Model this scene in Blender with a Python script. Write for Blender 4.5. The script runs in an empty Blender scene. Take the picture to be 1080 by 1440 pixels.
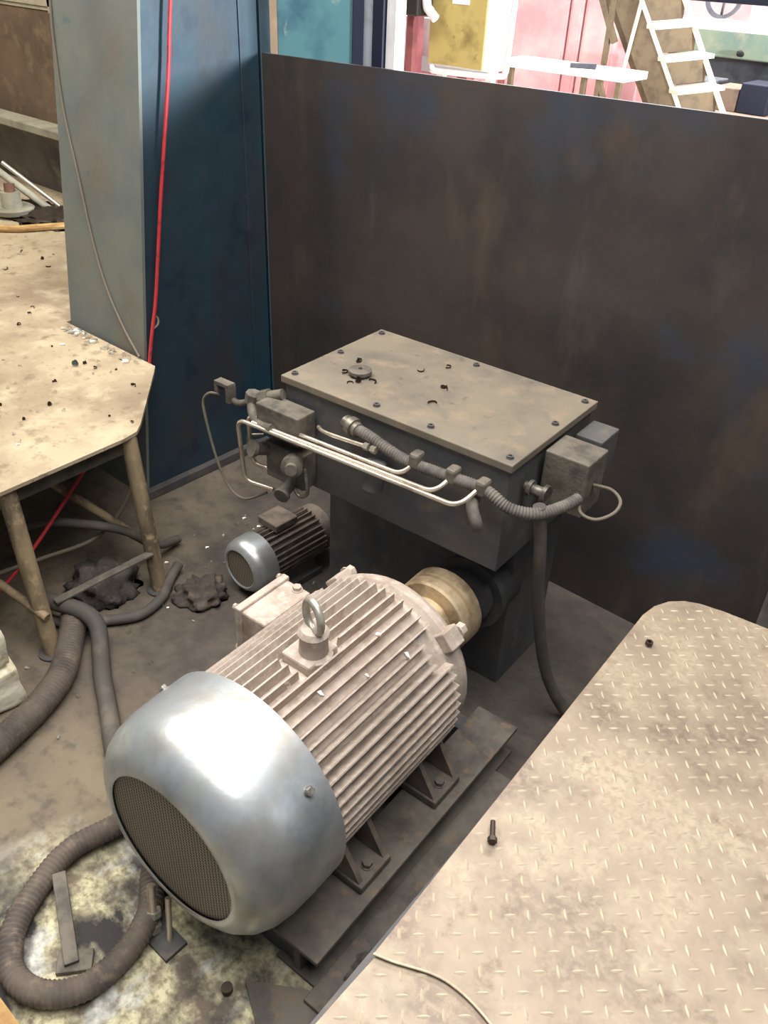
import bpy, bmesh, math, random
from mathutils import Vector, Matrix, noise
random.seed(7)
scene = bpy.context.scene
COL = scene.collection
PI = math.pi

# ------------------------------------------------------------------ camera
cam_d = bpy.data.cameras.new('camera'); cam = bpy.data.objects.new('camera', cam_d); COL.objects.link(cam)
cam_d.sensor_fit = 'VERTICAL'; cam_d.sensor_height = 24.0; cam_d.lens = 1190.0 / 1440.0 * 24.0
cam_d.clip_start = 0.02; cam_d.clip_end = 100
RX, UP, BK = Vector((0.752, 0.658, 0.040)), Vector((-0.394, 0.400, 0.828)), Vector((0.528, -0.638, 0.560))
BK.normalize(); UP = (UP - BK * UP.dot(BK)).normalized(); RX = UP.cross(BK)
M = Matrix.Identity(4)
for i in range(3):
    M[i][0], M[i][1], M[i][2] = RX[i], UP[i], BK[i]
M[0][3], M[1][3], M[2][3] = 0.0, 0.0, 1.95
cam.matrix_world = M
scene.camera = cam

# ------------------------------------------------------------------ world, lights, exposure
w = bpy.data.worlds.new('hall_air'); scene.world = w; w.use_nodes = True
bg = w.node_tree.nodes['Background']; bg.inputs[0].default_value = (0.80, 0.90, 1.0, 1); bg.inputs[1].default_value = 0.20
def area(name, loc, target, sx, sy, power, col):
    d = bpy.data.lights.new(name, 'AREA'); d.shape = 'RECTANGLE'; d.size = sx; d.size_y = sy; d.energy = power; d.color = col
    o = bpy.data.objects.new(name, d); COL.objects.link(o); o.location = loc
    o.rotation_euler = (Vector(target) - Vector(loc)).to_track_quat('-Z', 'Y').to_euler()
    return o
area('roof_light_over_motor', (-0.6, 0.9, 4.6), (-0.6, 0.9, 0), 3.8, 2.8, 350, (1.0, 0.96, 0.90))
area('roof_light_over_platform', (-4.2, 0.9, 4.4), (-4.1, 1.2, 0.6), 1.6, 1.6, 170, (1.0, 0.92, 0.78))
area('hall_roof_light', (-3.6, 7.6, 5.5), (-3.6, 7.4, 0), 5.0, 3.0, 1500, (1.0, 0.97, 0.96))
area('hall_window_light', (4.5, 3.6, 2.1), (-2.6, 2.1, 1.7), 0.9, 0.5, 1300, (0.9, 0.97, 1.0))
vs = scene.view_settings
vs.view_transform = 'Standard'; vs.look = 'None'; vs.gamma = 1.0; vs.use_curve_mapping = False; vs.exposure = 0.0

# ------------------------------------------------------------------ materials
def S(r, g, b):
    f = lambda c: (c / 255 / 12.92) if c / 255 <= .04045 else ((c / 255 + .055) / 1.055) ** 2.4
    return (f(r), f(g), f(b), 1)
def nd(nt, t, **k):
    n = nt.nodes.new(t)
    for a, b in k.items(): setattr(n, a, b)
    return n
def noise_mask(nt, co, scale, lo, hi, detail=6, stretch=None, rough=.6):
    src = co
    if stretch:
        mp = nd(nt, 'ShaderNodeMapping'); mp.inputs['Scale'].default_value = stretch
        nt.links.new(co, mp.inputs[0]); src = mp.outputs[0]
    n = nd(nt, 'ShaderNodeTexNoise'); n.inputs['Scale'].default_value = scale; n.inputs['Detail'].default_value = detail
    n.inputs['Roughness'].default_value = rough
    nt.links.new(src, n.inputs['Vector'])
    r = nd(nt, 'ShaderNodeMapRange'); r.inputs[1].default_value = lo; r.inputs[2].default_value = hi
    nt.links.new(n.outputs[0], r.inputs[0])
    return r.outputs[0]
def mixc(nt, fac, a, b):
    m = nd(nt, 'ShaderNodeMix', data_type='RGBA'); nt.links.new(fac, m.inputs[0])
    for v, i in ((a, 6), (b, 7)):
        if isinstance(v, tuple): m.inputs[i].default_value = v
        else: nt.links.new(v, m.inputs[i])
    return m.outputs[2]
MATS = {}
def mat(name, base, layers=(), rough=.7, metal=0.0, bump=0.0, bscale=60, grain=.0, coords='Object', rough_var=0.0, spec=None):
    """layers: (colour, scale, lo, hi[, stretch]) noise-mixed over the base colour"""
    m = bpy.data.materials.new(name); m.use_nodes = True; nt = m.node_tree
    b = nt.nodes['Principled BSDF']
    tc = nd(nt, 'ShaderNodeTexCoord'); co = tc.outputs[coords]
    c = base
    for L in layers:
        c = mixc(nt, noise_mask(nt, co, L[1], L[2], L[3], stretch=L[4] if len(L) > 4 else None), c, L[0])
    if isinstance(c, tuple): b.inputs['Base Color'].default_value = c
    else: nt.links.new(c, b.inputs['Base Color'])
    b.inputs['Roughness'].default_value = rough; b.inputs['Metallic'].default_value = metal
    if spec is not None: b.inputs['Specular IOR Level'].default_value = spec
    if rough_var:
        o = noise_mask(nt, co, 9, .3, .7)
        r = nd(nt, 'ShaderNodeMapRange'); r.inputs[3].default_value = max(0, rough - rough_var); r.inputs[4].default_value = min(1, rough + rough_var)
        nt.links.new(o, r.inputs[0]); nt.links.new(r.outputs[0], b.inputs['Roughness'])
    if bump:
        n = nd(nt, 'ShaderNodeTexNoise'); n.inputs['Scale'].default_value = bscale; n.inputs['Detail'].default_value = 5
        nt.links.new(co, n.inputs['Vector'])
        bp = nd(nt, 'ShaderNodeBump'); bp.inputs['Strength'].default_value = bump; bp.inputs['Distance'].default_value = .01
        nt.links.new(n.outputs[0], bp.inputs['Height']); nt.links.new(bp.outputs[0], b.inputs['Normal'])
    MATS[name] = m
    return m

mat('motor_paint', S(180, 166, 155), [(S(152, 136, 124), 14, .42, .68), (S(198, 186, 175), 40, .5, .7)], .75, bump=.15, bscale=180)
mat('motor_dirt', S(120, 108, 98), [(S(90, 82, 76), 20, .4, .65)], .85, bump=.2, bscale=120)
mat('cowl_metal', S(196, 200, 202), [(S(176, 164, 146), 5, .5, .72), (S(150, 160, 168), 9, .5, .75)], .36, .72, bump=.03, bscale=90, rough_var=.08)
mat('bolt_metal', S(175, 172, 166), [(S(120, 112, 104), 60, .4, .6)], .4, .7)
mat('coupling_metal', S(208, 188, 156), [(S(160, 138, 110), 18, .45, .65)], .5, .45)
mat('ring_metal', S(180, 176, 166), [(S(140, 130, 118), 30, .45, .7)], .42, .6)
mat('base_steel', S(104, 98, 90), [(S(70, 66, 64), 9, .4, .65), (S(120, 100, 80), 25, .55, .75)], .75, .1, bump=.2, bscale=60)
mat('plate_steel', S(160, 145, 126), [(S(122, 107, 95), 4, .40, .62), (S(172, 160, 138), 9, .5, .76), (S(110, 93, 77), 22, .58, .76), (S(146, 131, 114), 70, .45, .65)], .62, .12, bump=.10, bscale=70, coords='Object')
mat('plate_worn', S(184, 171, 150), [(S(156, 142, 122), 30, .4, .65)], .5, .25)
mat('platform_steel', S(178, 162, 136), [(S(138, 121, 100), 2.2, .42, .66), (S(192, 180, 154), 7, .5, .74), (S(120, 103, 84), 18, .56, .74), (S(104, 90, 74), 60, .62, .74)], .72, .05, bump=.16, bscale=45)
mat('platform_edge', S(84, 76, 66), [(S(52, 48, 46), 12, .4, .65)], .75, .2)
mat('leg_pipe', S(150, 132, 104), [(S(96, 84, 68), 12, .42, .64, (1, 1, .3)), (S(172, 150, 116), 30, .55, .7)], .75, .1, bump=.2)
mat('guard_sheet', S(72, 64, 60), [(S(54, 51, 52), 2.0, .4, .62), (S(92, 78, 66), 3.2, .54, .74, (1, 1, .45)), (S(84, 82, 80), 6, .60, .78, (1, 1, .25)), (S(76, 56, 48), 11, .62, .78), (S(56, 64, 80), 1.7, .56, .70)], .55, .1, bump=.08, bscale=30)
mat('column_blue', S(38, 56, 68), [(S(30, 60, 76), 2.2, .45, .7), (S(50, 52, 58), 3.5, .48, .68, (1, 1, .5)), (S(26, 38, 58), 6, .55, .75)], .5, .1, bump=.06, bscale=25, rough_var=.1)
mat('column_dusty_lit', S(108, 112, 106), [(S(92, 100, 102), 3, .42, .66), (S(104, 92, 80), 2.2, .46, .66, (1, 1, .6)), (S(66, 96, 104), 7, .66, .78)], .7, bump=.08, bscale=40)  # same paint as column_blue, greyed for dust and the light falling on it
mat('column_teal', S(78, 116, 122), [(S(56, 88, 102), 5, .5, .7), (S(150, 160, 150), 12, .62, .75)], .5, .1)
mat('tank_top', S(124, 115, 101), [(S(104, 97, 88), 5, .42, .64), (S(140, 124, 106), 11, .52, .72), (S(88, 80, 72), 24, .62, .76)], .7, .1, bump=.1, bscale=90)
mat('tank_side', S(94, 92, 90), [(S(76, 78, 84), 5, .42, .64), (S(112, 104, 94), 14, .55, .75)], .7, .1, bump=.12, bscale=60)
mat('dark_steel', S(82, 80, 80), [(S(64, 64, 68), 8, .42, .64), (S(104, 96, 86), 22, .58, .76)], .7, .1, bump=.15, bscale=60)
mat('dusty_steel', S(112, 105, 95), [(S(82, 77, 72), 18, .42, .62)], .7, .15, bump=.2, bscale=90)
mat('tube_steel', S(216, 204, 188), [(S(176, 160, 142), 20, .5, .7)], .3, .75)
mat('fitting_steel', S(140, 134, 124), [(S(96, 90, 84), 30, .42, .62)], .45, .6)
mat('hose_grey', S(112, 106, 100), [(S(82, 78, 76), 14, .42, .64)], .8, .0, bump=.15)
mat('conduit', S(104, 94, 86), [(S(80, 72, 68), 10, .42, .64), (S(130, 116, 102), 25, .55, .75)], .8, .1)
mat('rubber', S(80, 75, 71), [(S(104, 96, 88), 12, .5, .7)], .75)
mat('red_cord', S(186, 48, 56), [(S(140, 40, 46), 30, .5, .7)], .5)
mat('cable_grey', S(108, 100, 88), [], .7)
mat('oil_heap', S(84, 76, 70), [(S(54, 50, 50), 14, .4, .64), (S(112, 102, 92), 40, .55, .72)], .85, bump=.6, bscale=60)
mat('chip_bright', S(226, 222, 214), [], .3, .75)
mat('chip_dark', S(66, 56, 48), [], .55, .5)
mat('chip_blue', S(90, 112, 120), [], .4, .6)
mat('pier_stone', S(232, 226, 204), [(S(196, 178, 136), 6, .5, .7), (S(150, 128, 96), 14, .6, .75)], .9, bump=.6, bscale=22)
mat('wood', S(196, 162, 106), [(S(160, 122, 78), 12, .42, .64, (1, 1, 6))], .8, bump=.2)
mat('brown_wall', S(112, 92, 72), [(S(86, 72, 58), 3, .42, .66), (S(132, 110, 86), 8, .52, .74)], .9, bump=.3, bscale=30)
mat('pale_plaster', S(172, 162, 140), [(S(142, 130, 110), 5, .45, .65)], .9, bump=.2)
mat('ledge_grey', S(150, 146, 128), [(S(124, 118, 104), 8, .45, .66)], .8, bump=.1)
mat('trough_grey', S(106, 98, 92), [(S(78, 74, 70), 4, .42, .66), (S(122, 122, 106), 7, .55, .74)], .8)
mat('rust', S(108, 74, 58), [(S(80, 58, 50), 12, .42, .64)], .85, bump=.3)
mat('yellow_paint', S(182, 162, 100), [(S(138, 120, 70), 6, .52, .7), (S(120, 100, 60), 16, .62, .76)], .6)
mat('pink_paint', S(198, 138, 142), [(S(206, 168, 166), 2, .42, .66)], .6)
mat('red_paint', S(140, 78, 80), [(S(114, 64, 66), 6, .45, .65)], .6)
mat('white_paint', S(232, 230, 232), [(S(210, 208, 212), 5, .5, .7)], .6)
mat('black_plastic', S(34, 30, 30), [], .6)
mat('blue_dark', S(26, 30, 50), [], .6, .1)
mat('grey_pipe', S(168, 176, 186), [(S(120, 124, 132), 6, .5, .7)], .5, .2)
mat('ladder_brown', S(118, 102, 80), [(S(96, 82, 66), 10, .45, .66)], .7)
mat('ladder_cream', S(240, 226, 206), [], .6)
mat('machine_green', S(126, 142, 122), [(S(100, 124, 122), 4, .45, .66), (S(150, 152, 128), 8, .5, .7)], .6)
mat('machine_dark', S(84, 86, 92), [(S(58, 60, 68), 8, .45, .66)], .7)
mat('crate_brown', S(128, 108, 92), [(S(100, 84, 74), 8, .45, .66)], .8)
mat('hall_floor', S(214, 206, 196), [(S(190, 180, 168), 2, .45, .66)], .8)
mat('hall_wall', S(190, 176, 176), [(S(190, 150, 150), 1.2, .45, .66)], .8)
mat('rag', S(74, 66, 62), [(S(104, 94, 84), 20, .5, .68)], .95, bump=.5, bscale=70)

def floor_material():
    m = bpy.data.materials.new('pit_floor'); m.use_nodes = True; nt = m.node_tree; b = nt.nodes['Principled BSDF']
    co = nd(nt, 'ShaderNodeTexCoord').outputs['Object']
    c = mixc(nt, noise_mask(nt, co, 1.6, .38, .62), S(124, 112, 94), S(100, 90, 80))
    c = mixc(nt, noise_mask(nt, co, 14, .5, .72), c, S(76, 69, 64))
    c = mixc(nt, noise_mask(nt, co, 45, .6, .75), c, S(124, 112, 96))
    # darker floor tone around the pump unit, with a ragged noise outline
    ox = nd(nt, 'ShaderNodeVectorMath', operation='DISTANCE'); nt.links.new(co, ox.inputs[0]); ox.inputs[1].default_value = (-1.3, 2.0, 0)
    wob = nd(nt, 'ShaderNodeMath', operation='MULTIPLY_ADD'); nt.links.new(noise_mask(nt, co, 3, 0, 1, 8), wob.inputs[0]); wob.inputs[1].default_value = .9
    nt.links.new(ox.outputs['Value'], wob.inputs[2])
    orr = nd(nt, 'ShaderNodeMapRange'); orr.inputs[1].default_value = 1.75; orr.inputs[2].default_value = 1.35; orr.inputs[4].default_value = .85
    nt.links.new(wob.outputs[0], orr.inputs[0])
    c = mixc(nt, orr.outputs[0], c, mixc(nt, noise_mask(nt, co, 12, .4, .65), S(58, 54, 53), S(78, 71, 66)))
    # dried pale sludge spilled round one spot, with its own ragged outline
    sx = nd(nt, 'ShaderNodeVectorMath', operation='DISTANCE'); nt.links.new(co, sx.inputs[0]); sx.inputs[1].default_value = (-.98, .30, 0)
    r = nd(nt, 'ShaderNodeMapRange'); r.inputs[1].default_value = .58; r.inputs[2].default_value = .38
    nt.links.new(sx.outputs['Value'], r.inputs[0])
    def mul(a, bb):
        k = nd(nt, 'ShaderNodeMath', operation='MULTIPLY'); nt.links.new(a, k.inputs[0]); nt.links.new(bb, k.inputs[1]); return k.outputs[0]
    pale = mixc(nt, noise_mask(nt, co, 60, .45, .65), S(206, 200, 166), S(142, 132, 104))
    c = mixc(nt, mul(r.outputs[0], noise_mask(nt, co, 6.5, .42, .54, 9)), c, pale)
    grey = mixc(nt, noise_mask(nt, co, 30, .4, .6), S(206, 206, 198), S(150, 150, 146))
    c = mixc(nt, mul(r.outputs[0], noise_mask(nt, co, 7, .52, .60, 9, (1.2, .8, 1))), c, grey)
    oil = mul(r.outputs[0], noise_mask(nt, co, 4.6, .47, .57, 9, (.8, 1.1, 1)))
    c = mixc(nt, oil, c, S(48, 46, 48))
    nt.links.new(c, b.inputs['Base Color']); b.inputs['Roughness'].default_value = .8
    n = nd(nt, 'ShaderNodeTexNoise'); n.inputs['Scale'].default_value = 40; n.inputs['Detail'].default_value = 8; nt.links.new(co, n.inputs['Vector'])
    bp = nd(nt, 'ShaderNodeBump'); bp.inputs['Strength'].default_value = .5; bp.inputs['Distance'].default_value = .015
    nt.links.new(n.outputs[0], bp.inputs['Height']); nt.links.new(bp.outputs[0], b.inputs['Normal'])
    MATS['pit_floor'] = m
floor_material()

def grille_material():
    m = bpy.data.materials.new('perforated_sheet'); m.use_nodes = True; nt = m.node_tree; b = nt.nodes['Principled BSDF']
    co = nd(nt, 'ShaderNodeTexCoord').outputs['Object']
    v = nd(nt, 'ShaderNodeTexVoronoi', voronoi_dimensions='2D'); v.inputs['Scale'].default_value = 110; v.inputs['Randomness'].default_value = 0
    sp = nd(nt, 'ShaderNodeSeparateXYZ'); nt.links.new(co, sp.inputs[0])
    cb = nd(nt, 'ShaderNodeCombineXYZ'); nt.links.new(sp.outputs[0], cb.inputs[0]); nt.links.new(sp.outputs[2], cb.inputs[1])
    nt.links.new(cb.outputs[0], v.inputs['Vector'])
    r = nd(nt, 'ShaderNodeMapRange'); r.inputs[1].default_value = .34; r.inputs[2].default_value = .42
    nt.links.new(v.outputs['Distance'], r.inputs[0])
    nt.links.new(mixc(nt, r.outputs[0], S(62, 57, 52), S(160, 148, 130)), b.inputs['Base Color'])
    b.inputs['Roughness'].default_value = .6; b.inputs['Metallic'].default_value = .2
    MATS['perforated_sheet'] = m
grille_material()

# ------------------------------------------------------------------ mesh helpers
class MB:
    def __init__(s): s.v = []; s.f = []; s.sm = []
    def add(s, vs_, fs, smooth=False):
        n = len(s.v); s.v += [tuple(v) for v in vs_]
        for f in fs: s.f.append(tuple(i + n for i in f)); s.sm.append(smooth)
        return s
    def box(s, c, d, rz=0, M_=None):
        cx, cy, cz = c; hx, hy, hz = d[0] / 2, d[1] / 2, d[2] / 2
        P = [Vector((x * hx, y * hy, z * hz)) for x in (-1, 1) for y in (-1, 1) for z in (-1, 1)]
        if rz: P = [Matrix.Rotation(rz, 3, 'Z') @ p for p in P]
        if M_ is not None: P = [M_ @ p for p in P]
        P = [p + Vector(c) for p in P]
        return s.add(P, [(0, 1, 3, 2), (4, 6, 7, 5), (0, 4, 5, 1), (2, 3, 7, 6), (0, 2, 6, 4), (1, 5, 7, 3)])
    def bar(s, a, b, w_, h, up=(0, 0, 1)):
        a, b = Vector(a), Vector(b); d = b - a; L = d.length; y = d.normalized()
        u = Vector(up); 
        if abs(u.dot(y)) > .99: u = Vector((1, 0, 0))
        x = y.cross(u).normalized(); z = x.cross(y)
        R = Matrix((x, y, z)).transposed()
        return s.box((a + b) / 2, (w_, L, h), M_=R)
    def lathe(s, prof, o=(0, 0, 0), ax=(0, 0, 1), n=32, smooth=True, caps=True):
        """prof: (axial, radius); sharp profile corners are kept by doubling rings when smooth"""
        ax = Vector(ax).normalized(); t = Vector((0, 0, 1)) if abs(ax.z) < .9 else Vector((1, 0, 0))
        x = ax.cross(t).normalized(); y = ax.cross(x); o = Vector(o)
        rings = []
        base = len(s.v)
        for (h, r) in prof:
            rings.append([o + ax * h + (x * math.cos(2 * PI * k / n) + y * math.sin(2 * PI * k / n)) * r for k in range(n)])
        for i in range(len(prof) - 1):
            A, B = rings[i], rings[i + 1]; b0 = len(s.v)
            s.v += [tuple(p) for p in A] + [tuple(p) for p in B]
            for k in range(n):
                k2 = (k + 1) % n
                s.f.append((b0 + k, b0 + n + k, b0 + n + k2, b0 + k2)); s.sm.append(smooth)
        if caps:
            for R_, rev in ((rings[0], False), (rings[-1], True)):
                b0 = len(s.v); s.v += [tuple(p) for p in R_]
                idx = list(range(b0, b0 + n)); s.f.append(tuple(reversed(idx)) if rev else tuple(idx)); s.sm.append(False)
        return s
    def cyl(s, a, b, r, n=20, r2=None):
        a, b = Vector(a), Vector(b); L = (b - a).length
        return s.lathe([(0, r), (L, r if r2 is None else r2)], a, b - a, n)
    def tube(s, pts, r, n=10, sub=8, rib=0, pitch=.01, closed=False, spline=True):
        P = [Vector(p) for p in pts]
        if spline: P = catmull(P, sub, closed)
        if rib:
            P = resample(P, pitch / 2)
        m = len(P); T = []
        for i in range(m):
            if closed: T.append((P[(i + 1) % m] - P[i - 1]).normalized())
            else: T.append((P[min(i + 1, m - 1)] - P[max(i - 1, 0)]).normalized())
        u = Vector((0, 0, 1)) if abs(T[0].z) < .9 else Vector((1, 0, 0))
        u = (u - T[0] * u.dot(T[0])).normalized(); b0 = len(s.v)
        for i in range(m):
            u = (u - T[i] * u.dot(T[i])).normalized(); v = T[i].cross(u)
            rr = r * (1 - (rib if i % 2 else 0))
            for k in range(n):
                a = 2 * PI * k / n; s.v.append(tuple(P[i] + (u * math.cos(a) + v * math.sin(a)) * rr))
        for i in range(m if closed else m - 1):
            j = (i + 1) % m
            for k in range(n):
                k2 = (k + 1) % n
                s.f.append((b0 + i * n + k, b0 + i * n + k2, b0 + j * n + k2, b0 + j * n + k)); s.sm.append(True)
        if not closed:
            s.f.append(tuple(b0 + k for k in reversed(range(n)))); s.sm.append(False)
            s.f.append(tuple(b0 + (m - 1) * n + k for k in range(n))); s.sm.append(False)
        return s
    def prism(s, poly, z0, z1):
        n = len(poly); P = [(x, y, z0) for x, y in poly] + [(x, y, z1) for x, y in poly]
        F = [tuple(reversed(range(n))), tuple(range(n, 2 * n))] + [(i, (i + 1) % n, n + (i + 1) % n, n + i) for i in range(n)]
        return s.add(P, F)
    def build(s, name, m, parent=None, bevel=0.0, loc=None, weld=True, label=None):
        me = bpy.data.meshes.new(name); me.from_pydata(s.v, [], s.f)
        for p, q in zip(me.polygons, s.sm): p.use_smooth = q
        me.materials.append(MATS[m]); me.update()
        bm = bmesh.new(); bm.from_mesh(me)
        if weld: bmesh.ops.remove_doubles(bm, verts=bm.verts, dist=1e-6)
        bmesh.ops.recalc_face_normals(bm, faces=bm.faces)
        for e in bm.edges:
            if len(e.link_faces) == 2 and e.calc_face_angle(0) > .7: e.smooth = False
        bm.to_mesh(me); bm.free()
        o = bpy.data.objects.new(name, me); COL.objects.link(o)
        if parent is not None: o.parent = parent
        if loc is not None: o.location = loc
        if bevel:
            b = o.modifiers.new('edge', 'BEVEL'); b.width = bevel; b.segments = 2; b.limit_method = 'ANGLE'; b.angle_limit = .6
        if label: o['label'] = label
        return o
def catmull(P, sub, closed=False):
    out = []; n = len(P)
    rng = range(n) if closed else range(n - 1)
    for i in rng:
        p0 = P[i - 1] if (closed or i > 0) else P[0] * 2 - P[1]
        p1, p2 = P[i], P[(i + 1) % n]
        p3 = P[(i + 2) % n] if (closed or i + 2 < n) else P[-1] * 2 - P[-2]
        for k in range(sub):
            t = k / sub
            out.append(.5 * ((2 * p1) + (p2 - p0) * t + (2 * p0 - 5 * p1 + 4 * p2 - p3) * t * t + (3 * p1 - p0 - 3 * p2 + p3) * t ** 3))
    if not closed: out.append(P[-1].copy())
    return out
def resample(P, step):
    out = [P[0].copy()]; acc = 0
    for a, b in zip(P[:-1], P[1:]):
        L = (b - a).length; d = step - acc
        while d <= L:
            out.append(a.lerp(b, d / L)); d += step
        acc = L - (d - step)
    return out
def thing(name, label, cat, loc=(0, 0, 0), rz=0, group=None):
    o = bpy.data.objects.new(name, None); COL.objects.link(o); o.location = loc; o.rotation_euler = (0, 0, rz); o.empty_display_size = .05
    return tag(o, label, cat, group)
def tag(o, label, cat, group=None, kind=None):
    o['label'] = label; o['category'] = cat
    if group: o['group'] = group
    if kind: o['kind'] = kind
    return o
def struct(o, label=None, cat=None):
    o['kind'] = 'structure'
    if label: o['label'] = label
    if cat: o['category'] = cat
    return o
def part_copy(src, parent, M_=None, loc=None, rot=None, scale=None):
    c = src.copy(); COL.objects.link(c); c.parent = parent
    if loc is not None: c.location = loc
    if rot is not None: c.rotation_euler = rot
    if scale is not None: c.scale = scale
    return c
def lump(name, m, c, d, amp, seed, freq=6, parent=None, flat=True, sub=4):
    bm = bmesh.new(); bmesh.ops.create_icosphere(bm, subdivisions=sub, radius=1)
    for v in bm.verts:
        p = v.co.copy(); k = 1 + amp * noise.fractal(p * freq * .3 + Vector((seed, seed * 2, 0)), 1.0, 2.0, 4)
        v.co = Vector((p.x * d[0], p.y * d[1], p.z * d[2])) * k
        if flat and v.co.z < 0: v.co.z = 0
    me = bpy.data.meshes.new(name); bm.to_mesh(me); bm.free(); me.materials.append(MATS[m])
    for p in me.polygons: p.use_smooth = True
    o = bpy.data.objects.new(name, me); COL.objects.link(o); o.location = c
    if parent: o.parent = parent
    return o
def hexbolt(name, m, parent, loc, ax, r=.01, h=.008, lab=None):
    b = MB().lathe([(0, r * 1.25), (h * .2, r * 1.25)], (0, 0, 0), ax, 14).lathe([(h * .2, r), (h, r)], (0, 0, 0), ax, 6, smooth=False)
    return b.build(name, m, parent, loc=loc)

# ================================================================== SETTING
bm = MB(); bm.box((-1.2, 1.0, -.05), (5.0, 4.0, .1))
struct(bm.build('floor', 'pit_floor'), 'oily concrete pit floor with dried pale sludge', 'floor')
bm = MB(); bm.box((-3.5, 8.0, -.05), (14, 9.9, .1))
struct(bm.build('floor', 'hall_floor'), 'brightly lit pale hall floor behind the dark steel sheet', 'floor')
bm = MB(); bm.box((-3.5, 12.6, 2.5), (14, .2, 5))
struct(bm.build('wall_back', 'hall_wall'), 'pale far wall of the hall', 'wall')
bm = MB(); bm.box((-5.6, 2.85, 1.25), (5.0, .12, 2.5))
wl = struct(bm.build('wall_left', 'brown_wall'), 'brown grimy wall behind the left platform', 'wall')
bm = MB(); bm.prism([(-6.2, 2.785), (-4.7, 2.785), (-4.7, 2.79), (-6.2, 2.79)], 1.56, 2.4)
bm.box((-4.55, 2.783, 2.0), (.5, .008, .9)); bm.box((-5.2, 2.783, 2.03), (1.0, .008, .9))
bm.build('plaster_patch', 'pale_plaster', wl)

# dark steel guard sheet standing across the back of the pit
g = thing('guard_sheet', 'tall dark brown stained steel sheet standing behind the grey tank', 'steel sheet', (-2.585, 2.31, 0))
bm = MB(); L = 6.6  # far end runs on unseen, added to keep hall_window_light off the pit
bm.add([(0, 0, 0), (L, 0, 0), (L, 0, 1.70), (0, 0, 1.595), (0, .012, 0), (L, .012, 0), (L, .012, 1.70), (0, .012, 1.595)],
       [(0, 1, 2, 3), (5, 4, 7, 6), (0, 4, 5, 1), (3, 2, 6, 7), (0, 3, 7, 4), (1, 5, 6, 2)])
bm.build('sheet', 'guard_sheet', g)
bm = MB(); bm.box((L / 2, .04, .03), (L, .05, .06)); bm.build('bottom_rail', 'dark_steel', g)
for x in (.9, 2.3, 3.6, 5.0, 6.3):
    bm = MB(); bm.box((x, .04, .78), (.05, .05, 1.44)); bm.build('stiffener', 'dark_steel', g)

# machine column, one paint: leaning front greyed for dust and light, right side deep blue
cb = thing('machine_column', 'large tapered machine column with grey front and deep blue right side', 'column', (-2.602, 1.609, 0))
H_ = 3.0; k = .117
def colprism(x0, x1, y0, y1, h):   # front edge leans back by k
    return MB().add([(x0, y0, 0), (x1, y0, 0), (x1, y1, 0), (x0, y1, 0), (x0, y0 + k * h, h), (x1, y0 + k * h, h), (x1, y1, h), (x0, y1, h)],
                    [(0, 3, 2, 1), (4, 5, 6, 7), (0, 1, 5, 4), (1, 2, 6, 5), (2, 3, 7, 6), (3, 0, 4, 7)])
colprism(-.45, -.004, .006, .70, H_).build('body', 'column_blue', cb)
bm = MB().add([(-.495, 0, 0), (0, 0, 0), (0, .012, 0), (-.495, .012, 0), (-.495 - .02, k * H_, H_), (0, k * H_, H_), (0, k * H_ + .012, H_), (-.515, k * H_ + .012, H_)],
       [(0, 3, 2, 1), (4, 5, 6, 7), (0, 1, 5, 4), (1, 2, 6, 5), (2, 3, 7, 6), (3, 0, 4, 7)])
bm.build('front_plate', 'column_dusty_lit', cb, label='grey dusty front plate of the column')
bm = MB(); bm.box((-.003, .655, H_ / 2), (.012, .085, H_)); bm.build('edge_flange', 'column_blue', cb, bevel=.003)
bm = MB(); bm.box((-.20, .735, H_ / 2), (.40, .05, H_)); bm.build('rear_flange', 'column_blue', cb)
bm = MB(); bm.box((-.02, .32, .02), (.09, .68, .04)); bm.build('foot_plate', 'dark_steel', cb, bevel=.004)
# second blue upright behind the guard sheet
sc = thing('rear_upright', 'bright teal upright plate rising behind the top of the dark sheet', 'column', (-2.60, 2.40, 0), math.radians(30))
bm = MB(); bm.box((.14, .03, 1.5), (.28, .05, 3.0)); bm.build('plate', 'column_teal', sc, bevel=.003)
bm = MB(); bm.box((.305, .03, 1.5), (.045, .06, 3.0)); bm.build('dark_channel', 'blue_dark', sc)
gp = tag(MB().lathe([(0, .030), (3.0, .030)], (-2.162, 2.43, 0), n=20).build('vertical_pipe', 'grey_pipe'), 'grey vertical pipe beside the teal upright plate', 'pipe')
dp = thing('door_post', 'dark blue and white door post beside the grey vertical pipe', 'post', (-2.105, 2.42, 0))
bm = MB(); bm.box((.0, 0, 1.5), (.045, .06, 3)); bm.build('dark_post', 'blue_dark', dp)
bm = MB(); bm.box((.045, .01, 1.5), (.038, .05, 3)); bm.build('white_trim', 'white_paint', dp)

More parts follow.
